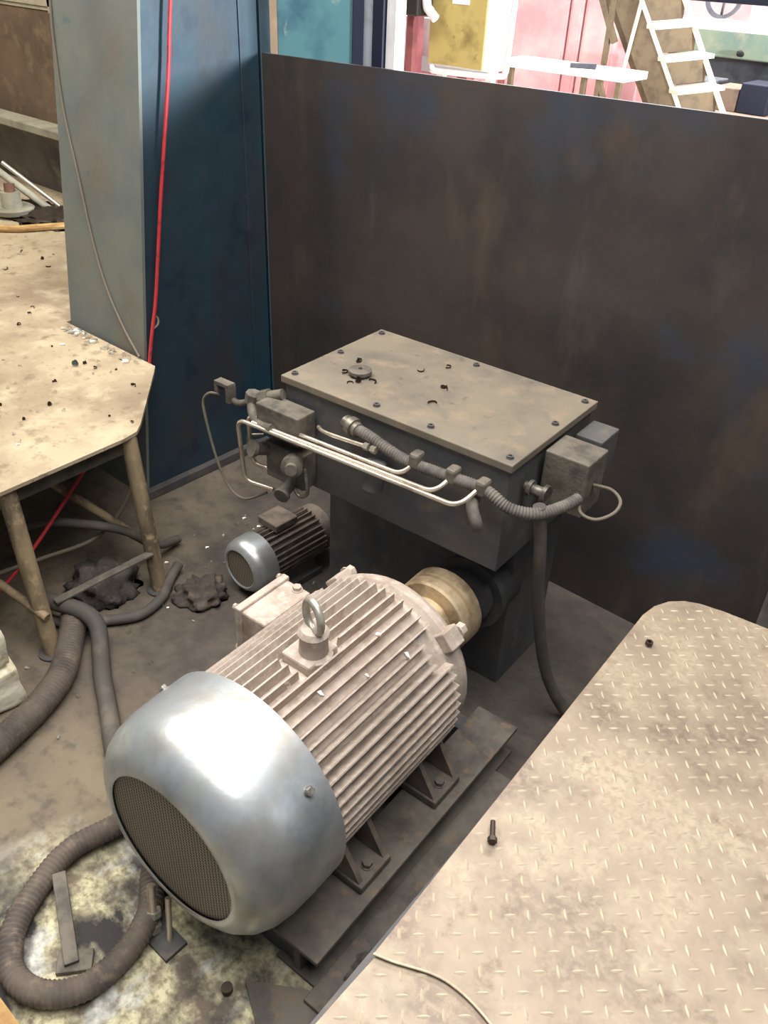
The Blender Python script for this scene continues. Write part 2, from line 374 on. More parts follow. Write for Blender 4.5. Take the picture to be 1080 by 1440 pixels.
# ================================================================== LEFT PLATFORM
pl = thing('steel_platform', 'dusty beige steel platform on pipe legs, strewn with metal chips', 'platform', (0, 0, 0))
edge = [(-2.115, -.5), (-2.120, .85), (-2.138, 1.27)]
arc = [(-2.150, 1.325), (-2.185, 1.365)]
poly = edge + arc + [(-2.478, 1.632), (-2.52, 1.668), (-3.118, 1.668), (-3.130, 2.78), (-7.0, 2.78), (-7.0, -.5)]
MB().prism(poly, .588, .600).build('deck_plate', 'platform_steel', pl)
bm = MB()
rim = [(-2.15, -.5), (-2.155, .85), (-2.172, 1.28), (-2.215, 1.35), (-2.49, 1.60)]
for a, b in zip(rim[:-1], rim[1:]): bm.bar((a[0], a[1], .558), (b[0], b[1], .558), .01, .06)
bm.build('edge_skirt', 'platform_edge', pl)
for (x, y) in ((-2.175, .80), (-2.195, 1.31)):
    tx, ty = (-2.068, .86) if y < 1 else (-2.085, 1.29)
    bm = MB(); bm.tube([(tx, ty, 0), (tx - .045, ty + .008, .3), (tx - .09, ty + .015, .588)], .027, 16, 6)
    lg = bm.build('leg', 'leg_pipe', pl)
    MB().lathe([(0, .045), (.008, .045)], (tx, ty, 0), n=18).build('foot_disc', 'dark_steel', lg)
for (x, y) in ((-3.6, .2), (-5.2, .2), (-5.2, 2.3), (-3.6, 2.3), (-2.2, -.3)):
    bm = MB(); bm.cyl((x, y, 0), (x, y, .588), .027, 16); bm.build('leg', 'leg_pipe', pl)
MB().tube([(-2.42, 1.02, .52), (-2.24, 1.36, .09)], .016, 10, 2, spline=False).build('diagonal_brace', 'leg_pipe', pl)
MB().bar((-2.09, 1.28, .165), (-2.13, .93, .135), .03, .006).build('cross_strip', 'dusty_steel', pl)
MB().tube([(-2.05, .86, .16), (-2.30, .80, .24)], .014, 10, 2, spline=False).build('side_brace', 'leg_pipe', pl)

pier = thing('stone_pier', 'pale rough stone block standing under the platform edge', 'stone block', (0, 0, 0))
def rough_block(name, m, x0, x1, y0, y1, z0, z1, amp, seed, parent):
    bm = bmesh.new(); bmesh.ops.create_cube(bm, size=1)
    bmesh.ops.subdivide_edges(bm, edges=bm.edges, cuts=14, use_grid_fill=True)
    for v in bm.verts:
        p = Vector(((x0 + x1) / 2 + v.co.x * (x1 - x0), (y0 + y1) / 2 + v.co.y * (y1 - y0), (z0 + z1) / 2 + v.co.z * (z1 - z0)))
        q = noise.fractal(p * 7 + Vector((seed, 0, 0)), 1, 2, 4)
        d = Vector((v.co.x, v.co.y, v.co.z)).normalized()
        r = max(0, d.length and (abs(v.co.x) ** 6 + abs(v.co.y) ** 6 + abs(v.co.z) ** 6) ** (1 / 6) - .5)
        v.co = p + d * (q * amp - r * .12)
        if v.co.z < z0: v.co.z = z0
    me = bpy.data.meshes.new(name); bm.to_mesh(me); bm.free(); me.materials.append(MATS[m])
    for p in me.polygons: p.use_smooth = True
    o = bpy.data.objects.new(name, me); COL.objects.link(o); o.parent = parent
    return o
for i, (z0, z1, dx) in enumerate(((0, .15, .0), (.152, .30, -.012), (.302, .45, -.02))):
    rough_block('stone_course', 'pier_stone', -2.45, -1.93 + dx, .10, .70 + dx, z0, z1, .014, i * 5.1, pier)

# things at the far left on the platform
led = thing('trough', 'long grey trough with a pale rim against the brown wall', 'trough', (-5.35, 2.62, .6))
bm = MB(); bm.box((0, -.0, .40), (2.4, .13, .045)); bm.build('rim', 'ledge_grey', led, bevel=.006)
bm = MB(); bm.add([(-1.2, .02, .38), (1.2, .02, .38), (1.2, .14, .0), (-1.2, .14, .0), (-1.2, .16, .38), (1.2, .16, .38), (1.2, .16, 0), (-1.2, .16, 0)],
                  [(0, 1, 2, 3), (5, 4, 7, 6), (0, 4, 5, 1), (3, 2, 6, 7), (0, 3, 7, 4), (1, 5, 6, 2)])
bm.build('side', 'trough_grey', led)
bw = thing('steel_flange', 'pale round steel flange standing by the trough', 'flange', (-4.66, 2.30, .6))
MB().lathe([(0, .05), (.02, .105), (.045, .115), (.055, .10), (.05, .055), (.13, .05), (.13, .03)], n=28).build('dish', 'ledge_grey', bw)
MB().cyl((0, 0, .12), (-.01, .01, .17), .028, 14).build('stub', 'rust', bw)
for i, (a, b, r, m_, lb) in enumerate((((-4.92, 2.42, .82), (-4.62, 2.56, .615), .012, 'tube_steel', 'bright thin steel rod leaning over the round flange'),
                                   ((-4.95, 2.33, .84), (-4.60, 2.48, .62), .020, 'ledge_grey', 'thicker dull steel rod leaning over the round flange'),
                                   ((-4.98, 2.22, .80), (-4.70, 2.40, .615), .012, 'rust', 'rusty rod leaning beside the round flange'))):
    tag(MB().cyl(a, b, r, 12).build('steel_rod', m_), lb, 'rod')
tag(MB().bar((-4.62, 2.36, .612), (-4.30, 2.52, .612), .05, .02).build('rust_strip', 'rust'), 'flat rusty brown strip lying beside the round flange', 'steel strip')
bm = MB(); bm.tube([(-4.52, 2.03, .618), (-4.38, 2.14, .618), (-4.32, 2.24, .620), (-4.26, 2.38, .618), (-4.22, 2.50, .618)], .018, 8, 6)
tag(bm.build('rope', 'wood'), 'frayed tan rope lying across the far end of the platform', 'rope')
tag(lump('chip_heap', 'chip_dark', (-4.55, 2.42, .6), (.30, .16, .035), .5, 3, 10), 'heap of dark metal turnings around the round flange', 'swarf', kind='stuff')

# ================================================================== RIGHT CHEQUERED PLATES
rp = thing('checker_plate', 'large beige chequered steel plate with rounded corner beside the big motor', 'steel plate', (0, 0, 0))
far = [(-.452, .573), (-.522, 1.648), (-.516, 1.700), (-.498, 1.742), (-.470, 1.772), (-.436, 1.790), (-.38, 1.803), (-.273, 1.816), (1.3, 1.90)]
near = [(1.3, .50), (.2, .52), (-.02, .535), (-.16, .575), (-.25, .613), (-.30, .619), (-.34, .618), (-.38, .605), (-.42, .585)]
up_poly = far + near
MB().prism(up_poly, .594, .5985).build('sheet', 'plate_steel', rp, bevel=.0012)
MB().tube([(-.452, .573, .5985), (-.42, .585, .5985), (-.34, .618, .5985), (-.25, .613, .5985), (-.16, .575, .5985), (-.02, .535, .5985), (.2, .52, .5985)], .0022, 8, 8).build('lip', 'plate_worn', rp)
lp = thing('under_plate', 'second chequered steel plate half covered by the larger plate', 'steel plate', (0, 0, 0))
lo_poly = [(-.440, -.35), (-.4485, .50), (-.4485, .80), (1.3, .80), (1.3, -.35)]
MB().prism(lo_poly, .587, .5935).build('sheet', 'plate_steel', lp, bevel=.0012)
fr = thing('plate_frame', 'dark steel frame on legs carrying the chequered plates', 'frame', (0, 0, 0))
bm = MB(); bm.bar((-.40, -.3, .553), (-.485, 1.66, .553), .05, .06); bm.build('edge_beam', 'dark_steel', fr)
bm = MB(); bm.bar((-.44, 1.70, .553), (1.2, 1.80, .553), .05, .06); bm.build('end_beam', 'dark_steel', fr)
bm = MB(); bm.bar((1.2, -.3, .553), (1.2, 1.75, .553), .05, .06); bm.build('far_beam', 'dark_steel', fr)
for (x, y) in ((-.40, -.2), (-.43, .6), (-.46, 1.6), (1.2, -.2), (1.2, 1.7)):
    bm = MB(); bm.box((x, y, .262), (.05, .05, .524)); bm.build('leg', 'dark_steel', fr)
def inside(p, poly):
    c = False
    for (x1, y1), (x2, y2) in zip(poly, poly[1:] + poly[:1]):
        if (y1 > p[1]) != (y2 > p[1]) and p[0] < (x2 - x1) * (p[1] - y1) / (y2 - y1) + x1: c = not c
    return c
def shrunk(p, poly, e=.012):
    return all(inside((p[0] + dx, p[1] + dy), poly) for dx, dy in ((e, 0), (-e, 0), (0, e), (0, -e)))
def lentil(L=.023, W=.0072, h=.0022):
    pts = []; n = 6
    top = []
    for i in range(n + 1):
        t = -1 + 2 * i / n; ww = W / 2 * (1 - t * t) ** .6
        top.append((t * L / 2, ww))
    V = [(x, y, 0) for x, y in top] + [(x, -y, 0) for x, y in reversed(top[1:-1])]
    nb = len(V)
    ridge = [(x * .8, 0, h * (1 - (abs(x) / (L / 2)) ** 4 * .5)) for x, y in top]
    V += ridge
    F = []
    for i in range(n): F.append((i, i + 1, nb + i + 1, nb + i))
    low = [0] + [nb - k for k in range(1, n)] + [n]
    for i in range(n): F.append((low[i + 1], low[i], nb + i, nb + i + 1))
    return V, F
LV, LF = lentil(.023, .0062, .0018)
sp_ = .0315
def lentils(poly, z, excl=None, xmax=.7, ymin=-.2):
    out = []
    ang = math.radians(43)
    u = Vector((math.cos(ang), math.sin(ang))); v = Vector((-u.y, u.x))
    for i in range(-90, 90):
        for j in range(-90, 90):
            p = u * (i * sp_) + v * (j * sp_) + Vector((.3, .8))
            if p.x > xmax or p.y < ymin: continue
            if shrunk(p, poly) and not (excl and inside(p, excl)):
                out.append((p.x, p.y, z, ang if (i + j) % 2 == 0 else ang + PI / 2))
    return out
def plate_tread(parent, spots, nparts, vis):
    spots.sort(key=lambda s: -vis(s))
    proto = None
    me = bpy.data.meshes.new('tread_bar'); me.from_pydata(LV, [], LF); me.materials.append(MATS['plate_worn'])
    for (x, y, z, a) in spots[:nparts]:
        o = bpy.data.objects.new('tread_bar', me); COL.objects.link(o); o.parent = parent
        o.location = (x, y, z); o.rotation_euler = (0, 0, a)
    if spots[nparts:]:
        bm = MB()
        for (x, y, z, a) in spots[nparts:]:
            c_, s_ = math.cos(a), math.sin(a)
            bm.add([(x + c_ * vx - s_ * vy, y + s_ * vx + c_ * vy, z + vz) for vx, vy, vz in LV], LF)
        o = bm.build('tread_pattern', 'plate_worn', parent, weld=False); o['kind'] = 'stuff'
Minv = M.inverted()
def in_view(s):      # how large a bar shows in the photograph
    q = Minv @ Vector(s[:3]); d = -q.z
    if d <= .05: return -1
    px, py = 540 + 1190 * q.x / d, 720 - 1190 * q.y / d
    return (10 if (-5 < px < 1085 and -5 < py < 1445) else 0) + 1 / d
plate_tread(rp, lentils(up_poly, .5985), 300, in_view)
plate_tread(lp, lentils(lo_poly, .5935, excl=up_poly), 60, in_view)
bo = thing('loose_bolt', 'small dark loose bolt lying on the chequered plate', 'bolt', (-.425, .865, .607), 2.15)
MB().lathe([(0, .009), (.009, .009)], (0, 0, .002), (1, 0, 0), 6, smooth=False).build('head', 'chip_dark', bo)
MB().cyl((.009, 0, .002), (.045, 0, .001), .0048, 10).build('shank', 'chip_dark', bo)
nt_ = MB().lathe([(0, .009), (.009, .009), (.009, .005), (0, .005), (0, .009)], (-.46, 1.555, .603), n=6, smooth=False, caps=False).build('loose_nut', 'chip_dark')
tag(nt_, 'small dark nut lying near the rounded corner of the plate', 'nut')

# machine pedestal beyond the plate
mp = thing('machine_pedestal', 'grey and teal machine pedestal at the end of the chequered plate', 'pedestal', (-.335, 2.0, 0))
bm = MB(); bm.add([(0, 0, 0), (.5, 0, 0), (.5, .2, 0), (0, .2, 0), (.0, 0, .62), (.5, 0, .62), (.5, .2, .62), (0, .2, .62)],
                  [(0, 3, 2, 1), (4, 5, 6, 7), (0, 1, 5, 4), (1, 2, 6, 5), (2, 3, 7, 6), (3, 0, 4, 7)])
bm.build('body', 'trough_grey', mp, bevel=.01)
bm = MB(); bm.box((.25, -.006, .40), (.49, .01, .12)); bm.build('teal_band', 'column_teal', mp)

# ================================================================== BIG MOTOR (local +Y along its shaft)
yaw = math.radians(3.55)
mo = thing('electric_motor', 'large finned electric motor with a shiny grey domed fan cover', 'motor', (-1.009, 1.0, 0), yaw)
AZ = .38; Y0 = -1.0     # local y = world y - 1.0
def Yl(y): return y + Y0
MB().lathe([(Yl(.76), .222), (Yl(1.27), .222), (Yl(1.285), .236), (Yl(1.305), .236)], (0, 0, AZ), (0, 1, 0), 64).build('housing', 'motor_paint', mo)
NF = 54
fin_me = None
for i in range(NF):
    a = 2 * PI * (i + .5) / NF
    deg = math.degrees(a) % 360
    if 235 < deg < 305: continue                          # underside, between the feet
    bm = MB(); 
    y1 = Yl(1.262) if not (33 < deg < 52 or 128 < deg < 147) else Yl(1.215)
    def fin(y0, y1_):
        return MB().add([(-.0032, y0, .215), (.0032, y0, .215), (.0032, y1_, .215), (-.0032, y1_, .215), (-.0022, y0, .252), (.0022, y0, .252), (.0022, y1_ - .008, .252), (-.0022, y1_ - .008, .252)],
                      [(0, 3, 2, 1), (4, 5, 6, 7), (0, 1, 5, 4), (1, 2, 6, 5), (2, 3, 7, 6), (3, 0, 4, 7)])
    spans = [(Yl(.77), y1)]
    if abs(deg - 90) < 13: spans = [(Yl(.77), Yl(.915)), (Yl(1.045), y1)]   # broken round the lifting eye pad
    for (s0, s1) in spans:
        o = fin(s0, s1).build('cooling_fin', 'motor_paint', mo, weld=False)
        o.location = (0, 0, AZ); o.rotation_euler = (0, PI / 2 - a, 0)
# fan cover
prof = [(Yl(.790), .262), (Yl(.785), .273), (Yl(.70), .273), (Yl(.648), .271), (Yl(.61), .264), (Yl(.58), .250), (Yl(.558), .229), (Yl(.545), .206), (Yl(.541), .186), (Yl(.543), .180)]
fc = MB().lathe(prof, (0, 0, AZ), (0, 1, 0), 72, caps=False).build('fan_cover', 'cowl_metal', mo)
MB().lathe([(Yl(.549), .183), (Yl(.553), .183)], (0, 0, AZ), (0, 1, 0), 64).build('grille', 'perforated_sheet', fc, label='perforated round grille of the fan cover')
for a in (38, 142, 218, 322):
    r = math.radians(a); d = Vector((math.cos(r), 0, math.sin(r)))
    hexbolt('screw', 'bolt_metal', fc, Vector((0, Yl(.735), AZ)) + d * .2725, d, .010, .010)
# end bell, shaft, coupling
eb = MB().lathe([(Yl(1.305), .232), (Yl(1.322), .226), (Yl(1.336), .205), (Yl(1.365), .14), (Yl(1.40), .105), (Yl(1.42), .10), (Yl(1.42), .05)], (0, 0, AZ), (0, 1, 0), 64).build('end_bell', 'motor_paint', mo)
for a in (42, 138, 222, 318):
    r = math.radians(a); d = Vector((math.cos(r), 0, math.sin(r)))
    R3 = Matrix((Vector((-d.z, 0, d.x)), Vector((0, 1, 0)), d)).transposed()
    lug = MB().box(Vector((0, Yl(1.295), AZ)) + d * .236, (.052, .055, .034), M_=R3).build('lug', 'motor_paint', eb, bevel=.004)
    hexbolt('lug_bolt', 'motor_paint', eb, Vector((0, Yl(1.322), AZ)) + d * .238, (0, 1, 0), .017, .026)
MB().lathe([(Yl(1.41), .045), (Yl(1.605), .045)], (0, 0, AZ), (0, 1, 0), 24).build('shaft', 'bolt_metal', mo)
cp = MB().lathe([(Yl(1.425), .068), (Yl(1.475), .072), (Yl(1.478), .112), (Yl(1.484), .118), (Yl(1.512), .118), (Yl(1.515), .110), (Yl(1.519), .110), (Yl(1.522), .119), (Yl(1.562), .119), (Yl(1.568), .114)], (0, 0, AZ), (0, 1, 0), 56).build('coupling', 'coupling_metal', mo, label='brass-coloured grooved shaft coupling')
# lifting eye
le = MB().lathe([(.0, .044), (.02, .044), (.026, .034), (.070, .032), (.080, .036), (.092, .028)], (.012, -.02, AZ + .222), n=20).build('lifting_eye', 'motor_paint', mo, label='steel lifting eye on top of the motor')
MB().box((0, -.02, AZ + .232), (.085, .10, .03)).build('pad', 'motor_paint', le, bevel=.006)
ring = [(.012 + math.cos(t) * .034 * .94, -.02 - math.cos(t) * .034 * .34, AZ + .222 + .090 + .034 + math.sin(t) * .038) for t in [2 * PI * k_ / 20 for k_ in range(20)]]
MB().tube(ring, .0095, 10, 2, closed=True).build('ring', 'ring_metal', le)
# terminal box on the left side
tb = MB().box((-.245, .125, .465), (.085, .17, .14)).build('terminal_box', 'motor_paint', mo, bevel=.006)
MB().box((-.294, .125, .468), (.022, .182, .152)).build('lid', 'motor_paint', tb, bevel=.004)
MB().box((-.220, .115, .43), (.06, .13, .12)).build('neck', 'motor_paint', tb)
for (y_, z_) in ((.045, .535), (.205, .535), (.045, .40), (.205, .40)):
    hexbolt('lid_bolt', 'motor_paint', tb, (-.305, y_, z_), (-1, 0, 0), .008, .010)
hexbolt('top_bolt', 'motor_paint', tb, (-.237, .195, .535), (0, 0, 1), .012, .012)
# feet
for sx in (-1, 1):
    for y_ in (.90, 1.20):
        yy = Yl(y_)
        ft = MB().box((sx * .215, yy, .128), (.12, .115, .024)).build('foot', 'base_steel', mo, bevel=.004)
        for dy in (-.045, .045):
            MB().add([(sx * .265, yy + dy - .007, .14), (sx * .16, yy + dy - .007, .14), (sx * .17, yy + dy - .007, .245), (sx * .205, yy + dy - .007, .245),
                      (sx * .265, yy + dy + .007, .14), (sx * .16, yy + dy + .007, .14), (sx * .17, yy + dy + .007, .245), (sx * .205, yy + dy + .007, .245)],
                     [(0, 1, 2, 3), (7, 6, 5, 4), (0, 4, 5, 1), (1, 5, 6, 2), (2, 6, 7, 3), (3, 7, 4, 0)]).build('gusset', 'motor_dirt', ft)
        hexbolt('foot_bolt', 'base_steel', ft, (sx * .247, yy, .140), (0, 0, 1), .013, .014)
# base frame
ba = thing('motor_base', 'dark oily steel base frame under the large motor', 'base frame', (-1.009, 1.0, 0), yaw)
for sx in (-1, 1):
    rl = MB().box((sx * .235, Yl(1.09), .107), (.13, .86, .014)).box((sx * .235, Yl(1.09), .05), (.02, .85, .1)).box((sx * .235, Yl(1.09), .006), (.12, .86, .012)).build('rail', 'base_steel', ba, bevel=.002)
for y_ in (.70, 1.05, 1.45):
    MB().box((0, Yl(y_), .05), (.45, .05, .09)).build('cross_member', 'dark_steel', ba)
MB().box((.33, Yl(1.02), .012), (.07, .80, .024)).build('floor_strip', 'base_steel', ba, bevel=.003)

# ================================================================== TANK UNIT
trot = math.radians(3.5)
tk = thing('hydraulic_tank', 'grey steel hydraulic tank with a flat bolted lid and pipework', 'tank', (-1.296, 1.778, 0), trot)
td = MB().box((0, 0, .889), (.772, .474, .022)).build('lid', 'tank_top', tk, bevel=.0025, label='flat dusty beige lid with bolts')
MB().box((0, 0, .72), (.752, .455, .316)).build('body', 'tank_side', tk, bevel=.004)
MB().box((0, .08, .28), (.70, .28, .56)).build('lower_cabinet', 'tank_side', tk, bevel=.004)
for (x, y) in ((-.360, -.205), (-.06, -.205), (.12, -.205), (.360, -.205), (.360, .03), (.360, .205), (.0, .205), (-.36, .205), (-.36, .0)):
    bb = MB().lathe([(0, .0105), (.002, .0105), (.0025, .009), (.007, .009), (.0075, .0045), (.004, .0045)], (0, 0, 0), n=14).build('lid_bolt', 'dark_steel', td, loc=(x, y, .8995))
cap = MB().lathe([(0, .028), (.008, .028), (.008, .034), (.018, .034), (.021, .028)], (-.215, -.085, .9), n=24).build('filler_cap', 'dusty_steel', tk)
MB().lathe([(.021, .006), (.026, .005)], (-.215, -.085, .9), n=10).build('cap_stud', 'dark_steel', cap)
# boxes on the right side
MB().box((.455, -.02, .80), (.125, .112, .16)).build('side_box', 'dusty_steel', tk, bevel=.004)
MB().box((.43, .165, .79), (.08, .11, .12)).build('rear_side_box', 'tank_side', tk, bevel=.004)
kn = MB().lathe([(0, .013), (.012, .013), (.012, .022), (.022, .022), (.022, .014), (.055, .014), (.055, .024), (.066, .024)], (.384, -.145, .80), (1, 0, 0), 20).build('drain_plug', 'fitting_steel', tk)
# front: valve block, fittings
MB().box((-.335, -.275, .785), (.165, .075, .09)).build('valve_block', 'dusty_steel', tk, bevel=.004)
MB().box((-.33, -.262, .640), (.15, .06, .12)).build('lower_valve_block', 'dusty_steel', tk, bevel=.005)
sv = MB().lathe([(0, .026), (.05, .026), (.054, .032), (.075, .032), (.08, .018), (.095, .018)], (-.29, -.285, .685), (.55, -.8, .1), 18).build('solenoid', 'dusty_steel', tk)
MB().lathe([(0, .02), (.04, .02), (.045, .026), (.06, .026)], (-.40, -.285, .67), (-.3, -.9, .3), 16).build('solenoid', 'dusty_steel', tk)
MB().lathe([(0, .018), (.06, .018), (.062, .024), (.075, .024)], (-.30, -.285, .60), (.2, -.9, -.2), 16).build('port_plug', 'dusty_steel', tk)
MB().tube([(-.25, -.29, .66), (-.225, -.31, .64), (-.222, -.31, .60), (-.25, -.31, .575), (-.29, -.30, .59)], .006, 8, 6).build('pipe_loop', 'fitting_steel', tk)
MB().tube([(-.43, -.27, .70), (-.47, -.29, .69), (-.48, -.29, .66)], .006, 8, 6).build('pipe_stub', 'fitting_steel', tk)
cf = MB().cyl((-.375, -.24, .842), (-.465, -.262, .806), .017, 16).cyl((-.42, -.25, .825), (-.45, -.256, .812), .023, 6).build('pipe_fitting', 'dusty_steel', tk)
MB().lathe([(0, .026), (.03, .026)], (-.478, -.264, .792), (.2, .1, 1), 8, smooth=False).build('cross_fitting', 'dusty_steel', tk)
MB().tube([(-.475, -.27, .80), (-.455, -.29, .775), (-.40, -.318, .765), (-.34, -.326, .775)], .014, 12, 6).build('elbow_pipe', 'dusty_steel', tk)
MB().tube([(-.49, -.27, .79), (-.53, -.275, .775), (-.56, -.278, .78)], .010, 10, 4).build('pipe_stub', 'dusty_steel', tk)
MB().box((-.555, -.28, .80), (.014, .03, .055)).box((-.58, -.28, .826), (.06, .03, .010)).box((-.604, -.28, .812), (.012, .03, .03)).build('bracket', 'dusty_steel', tk)
MB().tube([(-.60, -.285, .785), (-.64, -.29, .777), (-.665, -.295, .745), (-.655, -.30, .69), (-.62, -.30, .56), (-.57, -.30, .47), (-.50, -.30, .455), (-.40, -.30, .52)], .0042, 8, 8).build('thin_cable', 'cable_grey', tk)
# three bright steel tubes
def fillet(P, r, n=6):
    P = [Vector(p) for p in P]; out = [P[0]]
    for a, b, c_ in zip(P[:-2], P[1:-1], P[2:]):
        u, v = (a - b), (c_ - b); k_ = min(r, u.length * .48, v.length * .48); p0, p2 = b + u.normalized() * k_, b + v.normalized() * k_
        for q in range(n + 1):
            t = q / n; out.append(p0 * (1 - t) ** 2 + b * 2 * t * (1 - t) + p2 * t * t)
    return out + [P[-1]]
tubes = [
 [(-.40, -.285, .60), (-.460, -.294, .60), (-.460, -.306, .773), (.100, -.296, .787), (.122, -.252, .825)],
 [(-.42, -.326, .768), (.215, -.311, .787), (.236, -.255, .825)],
 [(-.37, -.300, .545), (-.472, -.320, .545), (-.472, -.336, .765), (.296, -.325, .786), (.322, -.258, .828)]]
for P in tubes:
    t_ = MB().tube(fillet(P, .035), .0068, 10, spline=False).build('steel_tube', 'tube_steel', tk)
    e = Vector(P[-1]); e0 = Vector(P[-2]); d = (e - e0).normalized()
    MB().lathe([(-.004, .011), (.018, .011)], e - d * .012, d, 6, smooth=False).build('tube_nut', 'fitting_steel', t_)
sp2 = MB().tube([(-.22, -.262, .80), (-.17, -.285, .808), (-.03, -.280, .815)], .0058, 8, 4).build('short_tube', 'tube_steel', tk)
for x in (-.04, -.015): MB().lathe([(0, .011), (.016, .011)], (x, -.28, .815), (1, 0, .02), 6, smooth=False).build('tube_nut', 'tube_steel', sp2)
# ribbed hose with its end fitting
MB().lathe([(0, .020), (.02, .020), (.02, .027), (.04, .027), (.04, .021), (.055, .021)], (-.13, -.25, .845), (.95, -.2, -.1), 18).build('hose_fitting', 'fitting_steel', tk)
MB().tube([(-.085, -.26, .842), (-.04, -.262, .838), (.08, -.262, .812), (.20, -.262, .815), (.33, -.262, .822), (.40, -.258, .796), (.46, -.22, .785), (.50, -.15, .79), (.515, -.10, .795)], .0165, 12, 10, rib=.13, pitch=.008).build('ribbed_hose', 'hose_grey', tk)
for x in (.12, .235, .325): MB().box((x, -.26, .826), (.03, .04, .045)).build('manifold_block', 'dusty_steel', tk, bevel=.008)
MB().tube([(.30, -.25, .79), (.315, -.285, .775), (.335, -.295, .745), (.335, -.28, .715)], .016, 12, 6).build('elbow_pipe', 'hose_grey', tk)
MB().lathe([(0, .03), (.08, .03), (.085, .02)], (.0, -.29, .70), (0, .2, 1), 20).build('filter_can', 'tank_side', tk)
MB().tube([(.515, -.10, .795), (.535, -.12, .77), (.575, -.115, .765), (.605, -.08, .78), (.605, -.05, .80), (.57, -.03, .81), (.52, -.03, .805)], .0045, 8, 8).build('thin_cable', 'cable_grey', tk)
# pump flange facing the motor coupling
pf = MB().lathe([(0, .05), (.012, .085), (.03, .085), (.03, .115), (.055, .115), (.055, .10), (.16, .10)], (.26, -.178, .38), (0.02, 1, 0), 36).build('pump_flange', 'dark_steel', tk)
dh = MB().tube([(-.825, 1.60, .80), (-.815, 1.615, .70), (-.80, 1.65, .45), (-.765, 1.70, .2), (-.70, 1.76, .03), (-.62, 1.78, .02)], .017, 12, 8).build('drop_hose', 'rubber')
tag(dh, 'dark hose hanging from the tank corner down to the floor', 'hose')

# ================================================================== SMALL MOTOR
sm = thing('small_motor', 'small finned pump motor with a grey end cover beside the tank', 'motor', (-1.845, 1.46, 0), math.radians(-1))
SZ = .125
MB().lathe([(.06, .078), (.34, .078), (.36, .09), (.375, .09), (.40, .05)], (0, 0, SZ), (0, 1, 0), 36).build('housing', 'motor_dirt', sm)
for i in range(26):
    a = 2 * PI * i / 26
    if math.sin(a) < -.75: continue
    o = MB().add([(-.002, .085, .074), (.002, .085, .074), (.002, .335, .074), (-.002, .335, .074), (-.0015, .085, .094), (.0015, .085, .094), (.0015, .335, .094), (-.0015, .335, .094)],
                 [(0, 3, 2, 1), (4, 5, 6, 7), (0, 1, 5, 4), (1, 2, 6, 5), (2, 3, 7, 6), (3, 0, 4, 7)]).build('cooling_fin', 'motor_dirt', sm, weld=False)
    o.location = (0, 0, SZ); o.rotation_euler = (0, PI / 2 - a, 0)
sc_ = MB().lathe([(.098, .096), (.095, .102), (.045, .102), (.022, .098), (.006, .086), (0, .074), (.004, .070)], (0, 0, SZ), (0, 1, 0), 40, caps=False).build('end_cover', 'cowl_metal', sm)
MB().lathe([(.006, .072), (.009, .072)], (0, 0, SZ), (0, 1, 0), 36).build('grille', 'perforated_sheet', sc_)
for sx in (-1, 1): MB().box((sx * .075, .22, .013), (.05, .16, .026)).box((sx * .065, .22, .045), (.016, .14, .06)).build('foot', 'dark_steel', sm)
MB().box((-.02, .20, SZ + .105), (.10, .10, .03)).build('terminal_box', 'motor_dirt', sm, bevel=.004)
MB().lathe([(.40, .03), (.50, .03)], (0, 0, SZ), (0, 1, 0), 18).build('shaft_guard', 'dark_steel', sm)

# ================================================================== HOSES AND CABLES ON THE FLOOR
def hose(name, pts, r, m, label, cat, rib=.10, pitch=.012):
    return tag(MB().tube(pts, r, 12, 10, rib=rib, pitch=pitch).build(name, m), label, cat)
hose('conduit', [(-1.37, 1.0, .035), (-1.375, .85, .035), (-1.35, .70, .035), (-1.352, .615, .035), (-1.375, .50, .035), (-1.345, .395, .035), (-1.285, .295, .035), (-1.20, .245, .035), (-1.115, .262, .035), (-1.055, .335, .035), (-1.055, .44, .035), (-1.095, .53, .035), (-1.16, .585, .035), (-1.19, .615, .035)],
     .030, 'conduit', 'dark ribbed conduit lying in a loop below the fan cover', 'conduit')
hose('conduit', [(-2.30, .95, .05), (-2.17, .945, .10), (-2.06, .985, .10), (-2.0, .99, .07), (-1.93, .95, .035), (-1.82, .885, .035), (-1.69, .82, .035), (-1.58, .76, .035), (-1.49, .72, .035)],
     .028, 'rubber', 'smooth dark conduit bending round from the platform leg to the motor', 'conduit', rib=.03)
hose('conduit', [(-2.12, .98, .06), (-2.02, .90, .045), (-1.92, .81, .045), (-1.86, .71, .045), (-1.82, .60, .045), (-1.79, .48, .045), (-1.78, .30, .045), (-1.80, .0, .045)],
     .043, 'conduit', 'thick ribbed conduit running past the pale stone block', 'conduit')
hose('conduit', [(-2.22, .91, .03), (-2.13, .96, .025), (-2.05, 1.06, .022), (-2.0, 1.15, .022), (-2.02, 1.25, .022), (-2.08, 1.33, .022), (-2.12, 1.40, .03)],
     .018, 'rubber', 'thin dark conduit curving on the floor between the platform legs', 'conduit', rib=.0)
hose('conduit', [(-2.50, .98, .20), (-2.38, 1.06, .26), (-2.30, 1.15, .25), (-2.25, 1.28, .18), (-2.22, 1.38, .08), (-2.25, 1.5, .03)],
     .016, 'rubber', 'black hose arching above the dirt heap under the platform', 'hose', rib=.0)
tag(MB().tube([(-2.3, 1.40, .42), (-2.3, 1.385, .34), (-2.3, 1.30, .22), (-2.3, 1.18, .165), (-2.3, 1.0, .185), (-2.3, .85, .205), (-2.32, .70, .20)], .007, 8, 8).build('cable', 'cable_grey'), 'thin grey cable sagging beneath the platform', 'cable')
